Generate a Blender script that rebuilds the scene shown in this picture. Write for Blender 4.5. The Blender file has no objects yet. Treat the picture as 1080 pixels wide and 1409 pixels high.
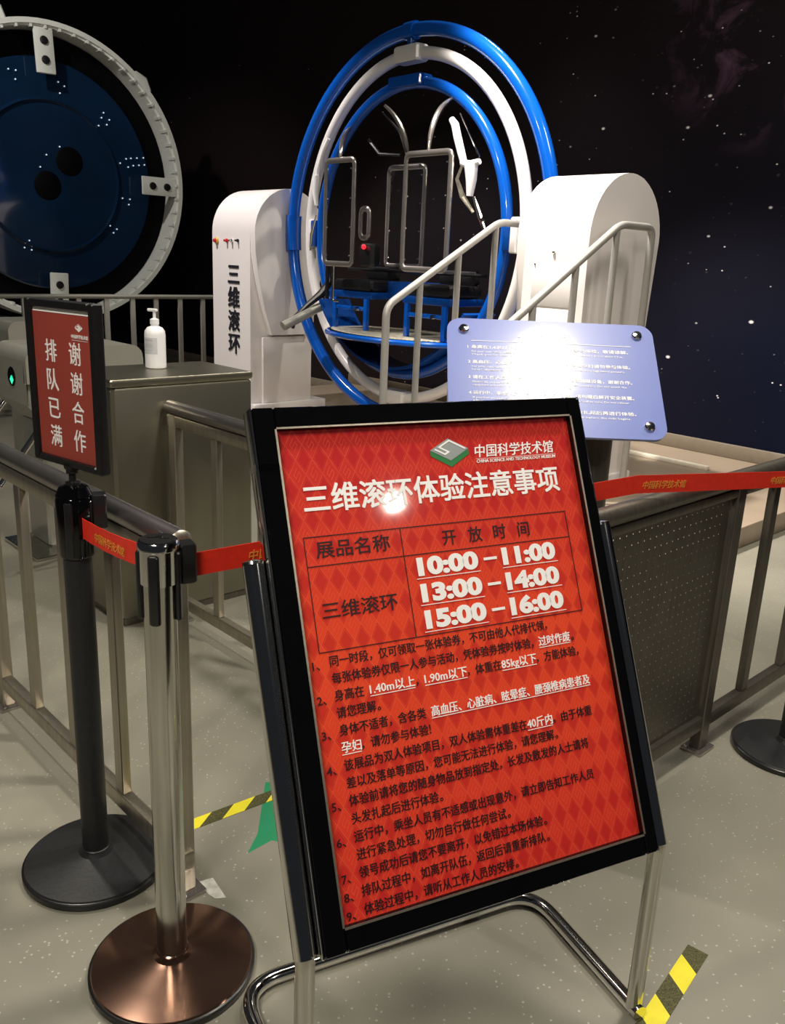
import bpy, math, random
from mathutils import Vector, Matrix
R_ = math.radians
random.seed(7)
scene = bpy.context.scene
COL = scene.collection

# ------------------------------------------------------------------ camera, world, lights
FPX = 1190.0
th, ro, HC = R_(16.2), R_(2.5), 1.45
cF = Vector((0, math.cos(th), -math.sin(th))); cR0 = Vector((1, 0, 0)); cD0 = cF.cross(cR0)
cR = math.cos(ro)*cR0 - math.sin(ro)*cD0
cD = math.sin(ro)*cR0 + math.cos(ro)*cD0
cam = bpy.data.cameras.new('camera'); cam_o = bpy.data.objects.new('camera', cam); COL.objects.link(cam_o)
cam.sensor_fit = 'VERTICAL'; cam.sensor_height = 36.0; cam.lens = 36.0*FPX/1409.0
cam.clip_start = .05; cam.clip_end = 100
m = Matrix.Identity(4)
for i in range(3):
    m[i][0] = cR[i]; m[i][1] = -cD[i]; m[i][2] = -cF[i]; m[i][3] = (0, 0, HC)[i]
cam_o.matrix_world = m
scene.camera = cam_o

YAW = R_(-46.3)
CX, CY, CZ = -0.009, 6.587, 1.634            # centre of the gyroscope rings
U = Vector((math.cos(YAW), math.sin(YAW), 0)); N = Vector((-U.y, U.x, 0))
def W(s, n, z=0.0): return Vector((CX, CY, 0)) + U*s + N*n + Vector((0, 0, z))

wd = bpy.data.worlds.new('world'); scene.world = wd; wd.use_nodes = True
wd.node_tree.nodes['Background'].inputs[0].default_value = (0.80, 0.86, 1.0, 1)
wd.node_tree.nodes['Background'].inputs[1].default_value = 0.018

def spot(loc, target, power, angle, color=(1, .93, .82), size=.06, blend=.6):
    l = bpy.data.lights.new('spot_lamp', 'SPOT'); l.energy = power; l.spot_size = R_(angle); l.spot_blend = blend
    l.shadow_soft_size = size; l.color = color
    o = bpy.data.objects.new('spot_lamp', l); COL.objects.link(o); o.location = loc
    o.rotation_euler = (Vector(target)-Vector(loc)).to_track_quat('-Z', 'Y').to_euler(); return o
def area(loc, target, power, sx, sy, color=(1, .93, .82)):
    l = bpy.data.lights.new('area_lamp', 'AREA'); l.energy = power; l.shape = 'RECTANGLE'; l.size = sx; l.size_y = sy; l.color = color
    o = bpy.data.objects.new('area_lamp', l); COL.objects.link(o); o.location = loc
    o.rotation_euler = (Vector(target)-Vector(loc)).to_track_quat('-Z', 'Y').to_euler(); return o

WARM = (1, .925, .80)
spot((1.05, 2.29, 4.3), (.40, 2.3, 0), 380, 98, WARM, .19)                 # above the notice board
spot(W(.9, -1.35, 4.9), W(1.55, 0, 1.5), 1700, 50, (1, .92, .84), .10)        # right tower
spot(W(-1.9, -2.2, 4.6), W(-1.6, 0, 1.2), 640, 62, (1, .92, .88), .06)      # left tower
spot(W(.3, 1.0, 4.8), W(0, -.4, .3), 260, 85, WARM, .06)                    # behind the rings
spot((-1.9, 3.0, 4.4), (-1.4, 3.8, 0.4), 260, 110, WARM, .1)                  # over the turnstiles
area((-1.2, -.9, 3.9), (.2, 1.6, .4), 112, 1.4, .3, WARM)                     # added area light behind the camera, brightens the poster front
area((4.11, -1.286, 3.9), (.2, 1.6, .6), 38, .10, .10, WARM)
area((2.6, 4.0, 4.6), (1.6, 3.2, 0), 60, 1.2, .4, WARM)  # added overhead area fill, makes up for the dim ambient
spot(W(-2.2, -3.2, 4.9), W(-4.3, -.6, 2.0), 330, 60, (1, .97, .9), .1)      # wheel
scene.view_settings.view_transform = 'Standard'; scene.view_settings.look = 'None'
scene.view_settings.exposure = 0.0; scene.view_settings.gamma = 1.0
scene.view_settings.use_curve_mapping = False

# ------------------------------------------------------------------ materials
def mat(name, col, rough=.5, metal=0.0, var=.06, scale=20, bump=0.0, coat=0.0, trans=0.0, emit=None, estr=0, spec=.5, stretch=None, ior=1.45):
    M = bpy.data.materials.new(name); M.use_nodes = True
    nt = M.node_tree; b = nt.nodes['Principled BSDF']
    b.inputs['Roughness'].default_value = rough; b.inputs['Metallic'].default_value = metal
    b.inputs['Coat Weight'].default_value = coat; b.inputs['Coat Roughness'].default_value = .04
    b.inputs['Transmission Weight'].default_value = trans; b.inputs['Specular IOR Level'].default_value = spec
    b.inputs['IOR'].default_value = ior
    tc = nt.nodes.new('ShaderNodeTexCoord'); mp = nt.nodes.new('ShaderNodeMapping')
    nt.links.new(tc.outputs['Object'], mp.inputs[0])
    if stretch: mp.inputs['Scale'].default_value = stretch
    nz = nt.nodes.new('ShaderNodeTexNoise'); nz.inputs['Scale'].default_value = scale; nz.inputs['Detail'].default_value = 4
    nt.links.new(mp.outputs[0], nz.inputs['Vector'])
    rp = nt.nodes.new('ShaderNodeValToRGB')
    c = Vector(col[:3])
    rp.color_ramp.elements[0].position = .3; rp.color_ramp.elements[1].position = .7
    rp.color_ramp.elements[0].color = (*(c*(1-var)), 1); rp.color_ramp.elements[1].color = (*[min(1, x*(1+var)) for x in c], 1)
    nt.links.new(nz.outputs['Fac'], rp.inputs[0]); nt.links.new(rp.outputs[0], b.inputs['Base Color'])
    if bump:
        bp = nt.nodes.new('ShaderNodeBump'); bp.inputs['Strength'].default_value = bump; bp.inputs['Distance'].default_value = .002
        nt.links.new(nz.outputs['Fac'], bp.inputs['Height']); nt.links.new(bp.outputs[0], b.inputs['Normal'])
    if emit:
        b.inputs['Emission Color'].default_value = (*emit, 1); b.inputs['Emission Strength'].default_value = estr
    return M
def node(nt, t, **kw):
    n = nt.nodes.new(t)
    for k, v in kw.items():
        if k in n.inputs: n.inputs[k].default_value = v
        else: setattr(n, k, v)
    return n

M = {}
M['chrome'] = mat('chrome', (.80, .79, .77), .09, 1, .03)
M['chrome_worn'] = mat('chrome_worn', (.62, .61, .56), .16, 1, .10, 6, stretch=(3, 3, .6))
M['steel'] = mat('brushed_steel', (.44, .40, .33), .36, .9, .12, 8, .05, stretch=(14, 14, .5))
M['satin'] = mat('satin_steel', (.42, .415, .36), .33, .45, .05, 4)
M['steel_cab'] = mat('cabinet_steel', (.27, .255, .20), .34, .9, .05, 3, .02, stretch=(3, 3, .4))
M['steel_dark'] = mat('dark_steel', (.17, .155, .13), .42, .8, .15, 10, .05, stretch=(10, 10, .6))
M['frame_steel'] = mat('frame_steel', (.50, .46, .43), .22, .85, .06, 12)
M['rail_tube'] = mat('handrail_steel', (.33, .31, .31), .28, .9, .10, 12)
M['grey_paint'] = mat('grey_paint', (.40, .385, .36), .38, .25, .05)
M['fence_grey'] = mat('fence_grey', (.20, .195, .17), .45, .3, .05)
M['black_gloss'] = mat('black_gloss', (.0025, .0025, .003), .05, 0, .1)
M['black_plastic'] = mat('black_plastic', (.012, .012, .013), .28, 0, .15, 60, .04)
M['black_powder'] = mat('black_powder_coat', (.016, .017, .019), .42, 0, .2, 120, .12)
M['black_matte'] = mat('black_matte', (.0016, .0016, .002), .6, 0, .1, spec=.08)
M['bronze'] = mat('bronze_brown', (.25, .145, .105), .16, .92, .10, 4)
M['white_paint'] = mat('white_enamel', (.84, .80, .785), .30, 0, .02, 3)
M['white_tube'] = mat('white_tube_paint', (.78, .75, .73), .25, 0, .03, 5)
M['white_rim'] = mat('white_rim_paint', (.74, .75, .70), .42, 0, .05, 6)
M['white_pvc'] = mat('white_plastic', (.86, .86, .88), .3, 0, .01)
M['blue'] = mat('blue_enamel', (.003, .085, .45), .16, 0, .05, coat=.4)
M['blue_dark'] = mat('blue_enamel_dark', (.003, .05, .26), .25, 0, .1)  # darker copy of the blue; paints in shadow on seat parts
M['deep_blue'] = mat('deep_blue_glass', (.004, .018, .050), .10, 0, .3, 1.2, coat=.5)
M['clear'] = mat('clear_acrylic', (.93, .95, .97), .02, 0, .01, trans=1.0, ior=1.3)
M['belt_red'] = mat('belt_red', (.80, .032, .014), .45, 0, .08, 60, .1)
M['gold_print'] = mat('gold_print', (.80, .30, .05), .5)
M['paper_white'] = mat('white_print', (.94, .93, .92), .5, 0, .02)
M['ink'] = mat('dark_print', (.022, .004, .006), .5, 0, .1)
M['letter_black'] = mat('letter_black', (.02, .02, .028), .3)
M['red_head'] = mat('faded_red_print', (.33, .055, .040), .45, 0, .10, 3, coat=.25)
M['red_button'] = mat('red_button', (.55, .015, .02), .3)
M['yellow'] = mat('yellow_plastic', (.75, .40, .06), .4)
M['yellow_tape'] = mat('yellow_tape', (.82, .72, .03), .45, 0, .05, 30)
M['black_tape'] = mat('black_tape', (.07, .066, .018), .55, 0, .95, 420)
M['green_tape'] = mat('green_sticker', (.012, .24, .105), .5, 0, .05)
M['green_led'] = mat('green_led', (.02, .5, .25), .3, emit=(.03, .9, .42), estr=1.4)
M['red_led'] = mat('red_led', (.6, .01, .02), .3, emit=(1, .02, .04), estr=1.2)
M['bright_dot'] = mat('bright_dot', (.8, .9, 1), .3, emit=(.62, .78, 1), estr=.5)  # small emissive dots added on the wheel's glass disc
BB = mat('board_blue_print', (.155, .20, .50), .32, 0, .06, 2.5, coat=1.0, spec=.35); BB.node_tree.nodes['Principled BSDF'].inputs['Coat Roughness'].default_value = .075; M['board_blue'] = BB
M['logo_green'] = mat('logo_green', (.02, .19, .05), .5)
M['logo_grey'] = mat('logo_grey', (.30, .33, .33), .5)
M['floor_grey'] = mat('floor_sticker_grey', (.20, .19, .185), .5)
M['patch_clear'] = mat('crumpled_film', (.55, .54, .50), .15, 0, .3, 40, .6)
M['skirt'] = mat('skirting_beige', (.20, .165, .12), .5)
M['light_strip'] = mat('pale_edging', (.86, .80, .66), .35)
M['label_grey'] = mat('label_grey', (.50, .50, .52), .5)
M['tread'] = mat('tread_plate', (.86, .76, .60), .3, .15, .25, 25, .3)

def floor_mat():
    F = bpy.data.materials.new('speckled_vinyl'); F.use_nodes = True; nt = F.node_tree; b = nt.nodes['Principled BSDF']
    tc = node(nt, 'ShaderNodeTexCoord')
    n1 = node(nt, 'ShaderNodeTexNoise', Scale=1.3, Detail=5.0)
    r1 = node(nt, 'ShaderNodeValToRGB'); r1.color_ramp.elements[0].color = (.215, .205, .165, 1); r1.color_ramp.elements[1].color = (.285, .272, .218, 1)
    r1.color_ramp.elements[0].position = .35; r1.color_ramp.elements[1].position = .65
    v = node(nt, 'ShaderNodeTexVoronoi', Scale=80.0); n2 = node(nt, 'ShaderNodeTexNoise', Scale=5.0)
    sep = node(nt, 'ShaderNodeSeparateColor')
    lt = node(nt, 'ShaderNodeMath', operation='LESS_THAN'); lt.inputs[1].default_value = .20
    gt = node(nt, 'ShaderNodeMath', operation='GREATER_THAN'); gt.inputs[1].default_value = .72
    mu = node(nt, 'ShaderNodeMath', operation='MULTIPLY')
    mx = node(nt, 'ShaderNodeMix', data_type='RGBA'); mx.inputs['B'].default_value = (.44, .43, .37, 1)
    for x in (n1, v, n2): nt.links.new(tc.outputs['Object'], x.inputs['Vector'])
    nt.links.new(n1.outputs['Fac'], r1.inputs[0]); nt.links.new(v.outputs['Distance'], lt.inputs[0])
    nt.links.new(v.outputs['Color'], sep.inputs[0]); nt.links.new(sep.outputs[0], gt.inputs[0])
    nt.links.new(lt.outputs[0], mu.inputs[0]); nt.links.new(gt.outputs[0], mu.inputs[1])
    nt.links.new(mu.outputs[0], mx.inputs['Factor']); nt.links.new(r1.outputs[0], mx.inputs['A'])
    nt.links.new(mx.outputs['Result'], b.inputs['Base Color'])
    n3 = node(nt, 'ShaderNodeTexNoise', Scale=3.0, Detail=3.0); mr = node(nt, 'ShaderNodeMapRange'); mr.inputs[3].default_value = .26; mr.inputs[4].default_value = .42
    nt.links.new(tc.outputs['Object'], n3.inputs['Vector']); nt.links.new(n3.outputs['Fac'], mr.inputs[0]); nt.links.new(mr.outputs[0], b.inputs['Roughness'])
    return F
M['floor'] = floor_mat()
M['platform'] = mat('platform_beige', (.34, .27, .20), .4, 0, .06, 3)

def star_mat():
    F = bpy.data.materials.new('starfield_mural'); F.use_nodes = True; nt = F.node_tree; b = nt.nodes['Principled BSDF']
    b.inputs['Roughness'].default_value = .7; b.inputs['Specular IOR Level'].default_value = .12
    tc = node(nt, 'ShaderNodeTexCoord'); sx = node(nt, 'ShaderNodeSeparateXYZ'); nt.links.new(tc.outputs['Object'], sx.inputs[0])
    # base colour: reddish black left paints in spotlight glow; navy right and below
    g = node(nt, 'ShaderNodeMapRange'); g.inputs[1].default_value = -2.5; g.inputs[2].default_value = 2.2
    nt.links.new(sx.outputs[0], g.inputs[0])
    gz = node(nt, 'ShaderNodeMapRange'); gz.inputs[1].default_value = 4.0; gz.inputs[2].default_value = 1.0
    nt.links.new(sx.outputs[2], gz.inputs[0])
    mm = node(nt, 'ShaderNodeMath', operation='MULTIPLY'); nt.links.new(g.outputs[0], mm.inputs[0]); nt.links.new(gz.outputs[0], mm.inputs[1])
    base = node(nt, 'ShaderNodeMix', data_type='RGBA'); base.inputs['A'].default_value = (.016, .0105, .0100, 1); base.inputs['B'].default_value = (.0016, .0036, .015, 1)
    nt.links.new(mm.outputs[0], base.inputs['Factor'])
    # nebula, upper right
    d = node(nt, 'ShaderNodeVectorMath', operation='DISTANCE'); d.inputs[1].default_value = (1.7, 0, 3.25)
    nt.links.new(tc.outputs['Object'], d.inputs[0])
    dr = node(nt, 'ShaderNodeMapRange'); dr.inputs[1].default_value = 1.0; dr.inputs[2].default_value = .1
    nt.links.new(d.outputs['Value'], dr.inputs[0])
    nn = node(nt, 'ShaderNodeTexNoise', Scale=2.6, Detail=9.0, Roughness=.65, Distortion=.8); nt.links.new(tc.outputs['Object'], nn.inputs['Vector'])
    nr = node(nt, 'ShaderNodeMapRange'); nr.inputs[1].default_value = .50; nr.inputs[2].default_value = .75; nt.links.new(nn.outputs['Fac'], nr.inputs[0])
    nm = node(nt, 'ShaderNodeMath', operation='MULTIPLY'); nt.links.new(dr.outputs[0], nm.inputs[0]); nt.links.new(nr.outputs[0], nm.inputs[1])
    neb = node(nt, 'ShaderNodeMix', data_type='RGBA'); neb.inputs['B'].default_value = (.26, .13, .22, 1)
    nt.links.new(nm.outputs[0], neb.inputs['Factor']); nt.links.new(base.outputs['Result'], neb.inputs['A'])
    # stars
    last = neb
    for sc, th_, keep in ((9.0, .13, .50), (21.0, .15, .80), (14.0, .10, .55), (5.0, .085, .45)):
        mp = node(nt, 'ShaderNodeMapping'); mp.inputs['Scale'].default_value = (.75, 1, 1.15); nt.links.new(tc.outputs['Object'], mp.inputs[0])
        v = node(nt, 'ShaderNodeTexVoronoi', Scale=sc); nt.links.new(mp.outputs[0], v.inputs['Vector'])
        sp = node(nt, 'ShaderNodeSeparateColor'); nt.links.new(v.outputs['Color'], sp.inputs[0])
        a = node(nt, 'ShaderNodeMapRange'); a.inputs[1].default_value = th_; a.inputs[2].default_value = th_*.35; nt.links.new(v.outputs['Distance'], a.inputs[0])
        # more stars kept to the right of the mural
        kr = node(nt, 'ShaderNodeMapRange'); kr.inputs[1].default_value = -2.5; kr.inputs[2].default_value = 2.4; kr.inputs[3].default_value = .985; kr.inputs[4].default_value = keep
        nt.links.new(sx.outputs[0], kr.inputs[0])
        k = node(nt, 'ShaderNodeMath', operation='GREATER_THAN'); nt.links.new(sp.outputs[0], k.inputs[0]); nt.links.new(kr.outputs[0], k.inputs[1])
        e = node(nt, 'ShaderNodeMath', operation='MULTIPLY'); nt.links.new(a.outputs[0], e.inputs[0]); nt.links.new(k.outputs[0], e.inputs[1])
        s = node(nt, 'ShaderNodeMath', operation='MULTIPLY'); nt.links.new(e.outputs[0], s.inputs[0]); nt.links.new(sp.outputs[1], s.inputs[1])
        mx = node(nt, 'ShaderNodeMix', data_type='RGBA'); mx.inputs['B'].default_value = (.95, .93, .92, 1)
        nt.links.new(s.outputs[0], mx.inputs['Factor']); nt.links.new(last.outputs['Result'], mx.inputs['A']); last = mx
    nt.links.new(last.outputs['Result'], b.inputs['Base Color'])
    return F
M['stars'] = star_mat()

def poster_mat():
    # printed red sheet with a lattice of slanting S-knots in a lighter orange red
    F = bpy.data.materials.new('poster_red_lattice'); F.use_nodes = True; nt = F.node_tree; b = nt.nodes['Principled BSDF']
    b.inputs['Roughness'].default_value = .6; b.inputs['Specular IOR Level'].default_value = .2; b.inputs['Coat Weight'].default_value = .6; b.inputs['Coat Roughness'].default_value = .045
    tc = node(nt, 'ShaderNodeTexCoord'); sx = node(nt, 'ShaderNodeSeparateXYZ'); nt.links.new(tc.outputs['Object'], sx.inputs[0])
    def mth(op, a, bb=None):
        n = node(nt, 'ShaderNodeMath', operation=op)
        for i, q in enumerate((a, bb)):
            if q is None: continue
            if isinstance(q, (int, float)): n.inputs[i].default_value = q
            else: nt.links.new(q, n.inputs[i])
        return n.outputs[0]
    X, Y = sx.outputs[0], sx.outputs[1]
    p = mth('ADD', mth('MULTIPLY', X, 1/.030), mth('MULTIPLY', Y, 1/.052)); q = mth('SUBTRACT', mth('MULTIPLY', X, 1/.030), mth('MULTIPLY', Y, 1/.052))
    u_ = mth('SUBTRACT', mth('FRACT', p), .5); v_ = mth('SUBTRACT', mth('FRACT', q), .5)
    par = mth('ABSOLUTE', mth('MODULO', mth('ADD', mth('FLOOR', p), mth('FLOOR', q)), 2.0))      # 0 or 1: plain or knotted diamond
    au, av = mth('ABSOLUTE', u_), mth('ABSOLUTE', v_)
    lt = lambda a, b: mth('LESS_THAN', a, b)
    edge = mth('MAXIMUM', mth('GREATER_THAN', au, .455), mth('GREATER_THAN', av, .455))
    edge = mth('MAXIMUM', edge, mth('MULTIPLY', lt(mth('ABSOLUTE', mth('SUBTRACT', mth('MAXIMUM', au, av), .38)), .02), .6))
    bars = mth('MULTIPLY', mth('MAXIMUM', lt(mth('ABSOLUTE', mth('SUBTRACT', av, .22)), .045), lt(av, .045)), lt(au, .26))
    conn = mth('MULTIPLY', mth('MULTIPLY', lt(mth('ABSOLUTE', mth('SUBTRACT', au, .22)), .045), lt(av, .26)), mth('GREATER_THAN', mth('MULTIPLY', u_, v_), 0.0))
    tot = mth('MAXIMUM', edge, mth('MULTIPLY', mth('MAXIMUM', bars, conn), par))
    plain = mth('MULTIPLY', mth('SUBTRACT', 1.0, par), mth('SUBTRACT', 1.0, edge))
    nz = node(nt, 'ShaderNodeTexNoise', Scale=60.0); nt.links.new(tc.outputs['Object'], nz.inputs['Vector'])
    tot = mth('MULTIPLY', tot, nz.outputs['Fac'])
    # gradient paints in uneven lighting and haze: crimson at top, vermilion in the middle
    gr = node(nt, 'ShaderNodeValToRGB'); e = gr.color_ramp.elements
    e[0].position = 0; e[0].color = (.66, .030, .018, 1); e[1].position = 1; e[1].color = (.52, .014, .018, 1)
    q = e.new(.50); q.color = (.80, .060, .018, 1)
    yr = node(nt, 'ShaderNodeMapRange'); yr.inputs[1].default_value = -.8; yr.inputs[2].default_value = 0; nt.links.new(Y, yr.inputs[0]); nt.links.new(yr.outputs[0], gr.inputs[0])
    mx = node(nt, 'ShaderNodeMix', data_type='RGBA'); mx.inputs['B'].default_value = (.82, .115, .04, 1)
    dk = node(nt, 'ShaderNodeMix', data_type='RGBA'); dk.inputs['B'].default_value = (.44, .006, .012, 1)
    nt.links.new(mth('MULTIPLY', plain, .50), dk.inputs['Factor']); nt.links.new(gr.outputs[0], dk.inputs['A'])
    nt.links.new(mth('MULTIPLY', tot, .62), mx.inputs['Factor']); nt.links.new(dk.outputs['Result'], mx.inputs['A'])
    nt.links.new(mx.outputs['Result'], b.inputs['Base Color']); return F
M['poster'] = poster_mat()

# ------------------------------------------------------------------ mesh helpers
class MB:
    def __init__(s, T=None): s.v = []; s.f = []; s.T = T
    def add(s, vs, fs):
        b = len(s.v)
        for v in vs:
            v = Vector(v); s.v.append(s.T @ v if s.T else v)
        s.f += [tuple(b+i for i in f) for f in fs]; return s
    def box(s, a, b, rot=None, piv=None):
        (x0, y0, z0), (x1, y1, z1) = a, b
        vs = [Vector(p) for p in ((x0,y0,z0),(x1,y0,z0),(x1,y1,z0),(x0,y1,z0),(x0,y0,z1),(x1,y0,z1),(x1,y1,z1),(x0,y1,z1))]
        if rot is not None:
            c = Vector(piv) if piv else sum(vs, Vector())/8
            vs = [rot @ (v-c)+c for v in vs]
        return s.add(vs, [(0,3,2,1),(4,5,6,7),(0,1,5,4),(1,2,6,5),(2,3,7,6),(3,0,4,7)])
    def bbox(s, a, b, r=.005, rot=None, piv=None):
        # box with chamfered edges (bevelled cross section in z and in plan)
        (x0, y0, z0), (x1, y1, z1) = a, b
        def lp(i, z): return [(x0+i+r,y0+i,z),(x1-i-r,y0+i,z),(x1-i,y0+i+r,z),(x1-i,y1-i-r,z),(x1-i-r,y1-i,z),(x0+i+r,y1-i,z),(x0+i,y1-i-r,z),(x0+i,y0+i+r,z)]
        vs = [Vector(p) for p in lp(r*.7, z0)+lp(0, z0+r)+lp(0, z1-r)+lp(r*.7, z1)]
        if rot is not None:
            c = Vector(piv) if piv else sum(vs, Vector())/len(vs)
            vs = [rot @ (v-c)+c for v in vs]
        fs = [tuple(range(7, -1, -1)), tuple(range(24, 32))]
        for k in range(3):
            for i in range(8): fs.append((k*8+i, k*8+(i+1) % 8, k*8+8+(i+1) % 8, k*8+8+i))
        return s.add(vs, fs)
    def tube(s, pts, r, seg=12, closed=False, caps=True, r2=None, up=None):
        P = [Vector(p) for p in pts]; n = len(P); rs = r if isinstance(r, (list, tuple)) else [r]*n
        T = []
        for i in range(n):
            if closed: t = P[(i+1) % n]-P[i-1]
            else: t = P[min(i+1, n-1)]-P[max(i-1, 0)]
            T.append(t.normalized())
        a = Vector(up) if up else (Vector((0, 0, 1)) if abs(T[0].z) < .9 else Vector((1, 0, 0)))
        nrm = (a-T[0]*a.dot(T[0])).normalized(); vs = []; fs = []
        for i in range(n):
            nrm = (nrm-T[i]*nrm.dot(T[i])).normalized(); bn = T[i].cross(nrm)
            for k in range(seg):
                g = 2*math.pi*k/seg
                vs.append(P[i]+nrm*math.cos(g)*rs[i]+bn*math.sin(g)*(r2 if r2 else rs[i]))
        for i in range(n if closed else n-1):
            j = (i+1) % n
            for k in range(seg): fs.append((i*seg+k, i*seg+(k+1) % seg, j*seg+(k+1) % seg, j*seg+k))
        if caps and not closed: fs += [tuple(range(seg-1, -1, -1)), tuple((n-1)*seg+k for k in range(seg))]
        return s.add(vs, fs)
    def lathe(s, prof, seg=40, o=(0,0,0), ax='z', caps=True):
        vs = []; fs = []; o = Vector(o)
        for r, h in prof:
            for k in range(seg):
                g = 2*math.pi*k/seg; c, d = r*math.cos(g), r*math.sin(g)
                vs.append(o+Vector({'z': (c, d, h), 'x': (h, c, d), 'y': (d, h, c)}[ax]))
        m_ = len(prof)
        for i in range(m_-1):
            for k in range(seg): fs.append((i*seg+k, i*seg+(k+1) % seg, (i+1)*seg+(k+1) % seg, (i+1)*seg+k))
        if caps: fs += [tuple(range(seg-1, -1, -1)), tuple((m_-1)*seg+k for k in range(seg))]
        return s.add(vs, fs)
    def prism(s, poly, d0, d1, f):
        # poly: 2D outline, f(a, b, depth) -> point
        n = len(poly)
        vs = [f(a, b, d0) for a, b in poly]+[f(a, b, d1) for a, b in poly]
        fs = [tuple(range(n-1, -1, -1)), tuple(range(n, 2*n))]+[(i, (i+1) % n, n+(i+1) % n, n+i) for i in range(n)]
        return s.add(vs, fs)
    def sphere(s, c, r, seg=14, sc=(1,1,1)):
        rg = seg//2; vs = []; fs = []; c = Vector(c)
        for i in range(rg+1):
            a = math.pi*i/rg
            for k in range(seg):
                g = 2*math.pi*k/seg
                vs.append(c+Vector((r*sc[0]*math.sin(a)*math.cos(g), r*sc[1]*math.sin(a)*math.sin(g), r*sc[2]*math.cos(a))))
        for i in range(rg):
            for k in range(seg): fs.append((i*seg+k, (i+1)*seg+k, (i+1)*seg+(k+1) % seg, i*seg+(k+1) % seg))
        return s.add(vs, fs)
    def build(s, name, material, parent=None, smooth=35, loc=None, off=None):
        me = bpy.data.meshes.new(name)
        o_ = Vector(off) if off is not None else Vector((0, 0, 0))
        me.from_pydata([v-o_ for v in s.v], [], s.f); me.validate(); me.update()
        import bmesh
        bm = bmesh.new(); bm.from_mesh(me); bmesh.ops.recalc_face_normals(bm, faces=bm.faces); bm.to_mesh(me); bm.free()
        if smooth:
            me.shade_smooth(); me.set_sharp_from_angle(angle=R_(smooth))
        me.materials.append(material)
        o = bpy.data.objects.new(name, me); COL.objects.link(o)
        if parent: o.parent = parent
        if loc is not None: o.location = loc
        return o

def fillet(pts, rad, n=6):
    P = [Vector(p) for p in pts]; out = [P[0]]
    for i in range(1, len(P)-1):
        a, b, c = P[i-1], P[i], P[i+1]; d1 = (a-b); d2 = (c-b); r = rad[i-1] if isinstance(rad, (list, tuple)) else rad
        L = min(r, d1.length*.49, d2.length*.49); p0 = b+d1.normalized()*L; p2 = b+d2.normalized()*L
        for k in range(n+1):
            t = k/n; out.append(p0*(1-t)**2+b*2*t*(1-t)+p2*t*t)
    out.append(P[-1]); return out

def thing(name, label, cat, loc=(0,0,0), rz=0.0, group=None):
    o = bpy.data.objects.new(name, None); COL.objects.link(o); o.location = loc; o.rotation_euler = (0, 0, rz)
    o.empty_display_size = .1
    o['label'] = label; o['category'] = cat
    if group: o['group'] = group
    return o
def vthing(name, label, cat, s, n, z=0.0, group=None):
    """thing whose geometry is written in the hall's own (s, n, z) axes"""
    t = thing(name, label, cat, W(s, n, z), YAW, group); return t, Vector((s, n, z))
def tag(o, label, cat, group=None):
    o['label'] = label; o['category'] = cat
    if group: o['group'] = group
    return o

BASEFONT = None
def text(body, name, material, parent, Mx, x, y, w=None, h=.02, offset=0.0, extrude=.0004, fill=True, xs=1.0, shear=0.0, res=2):
    """flat lettering: left edge x, baseline y, optional width w; Mx maps the text plane to parent space"""
    cu = bpy.data.curves.new('txt', 'FONT'); cu.body = body; cu.size = h; cu.extrude = extrude; cu.offset = offset if body.isascii() else 0.0; cu.resolution_u = res; cu.shear = shear
    to = bpy.data.objects.new('txt', cu); COL.objects.link(to)
    bpy.context.view_layer.update()
    me = bpy.data.meshes.new_from_object(to.evaluated_get(bpy.context.evaluated_depsgraph_get()))
    bpy.data.objects.remove(to); bpy.data.curves.remove(cu)
    xs_ = [v.co.x for v in me.vertices] or [0, 1]
    x0, x1 = min(xs_), max(xs_)
    sc = w/(x1-x0) if w else xs
    if offset and not body.isascii():          # heavier strokes: the same glyphs again, shifted a hair
        vs = [v.co.copy() for v in me.vertices]; fs = [tuple(p.vertices) for p in me.polygons]; nv = len(vs); V = []; FF = []
        for k, (dx, dy) in enumerate(((-1, -1), (1, -1), (-1, 1), (1, 1)) if offset > .0004 else ((-1, -.4), (1, .4))):
            V += [v+Vector((dx*offset/ (sc if w else 1), dy*offset, .00001*k)) for v in vs]; FF += [tuple(i+k*nv for i in f) for f in fs]
        bpy.data.meshes.remove(me); me = bpy.data.meshes.new(name); me.from_pydata(V, [], FF)
    for v in me.vertices: v.co.x = (v.co.x-x0)*sc
    me.name = name; me.materials.clear(); me.materials.append(material)
    o = bpy.data.objects.new(name, me); COL.objects.link(o); o.parent = parent
    o.matrix_local = Mx @ Matrix.Translation((x, y, .0006))
    return o
def quadstrip(name, material, parent, Mx, quads, z=.0006):
    mb = MB()
    for (x0, y0, x1, y1) in quads: mb.box((x0, y0, 0), (x1, y1, .0004))
    o = mb.build(name, material, parent, smooth=None); o.matrix_local = Mx @ Matrix.Translation((0, 0, z)); return o
def basis(X, Y, Z, O):
    m = Matrix.Identity(4)
    for i in range(3): m[i][0] = X[i]; m[i][1] = Y[i]; m[i][2] = Z[i]; m[i][3] = O[i]
    return m

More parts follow.
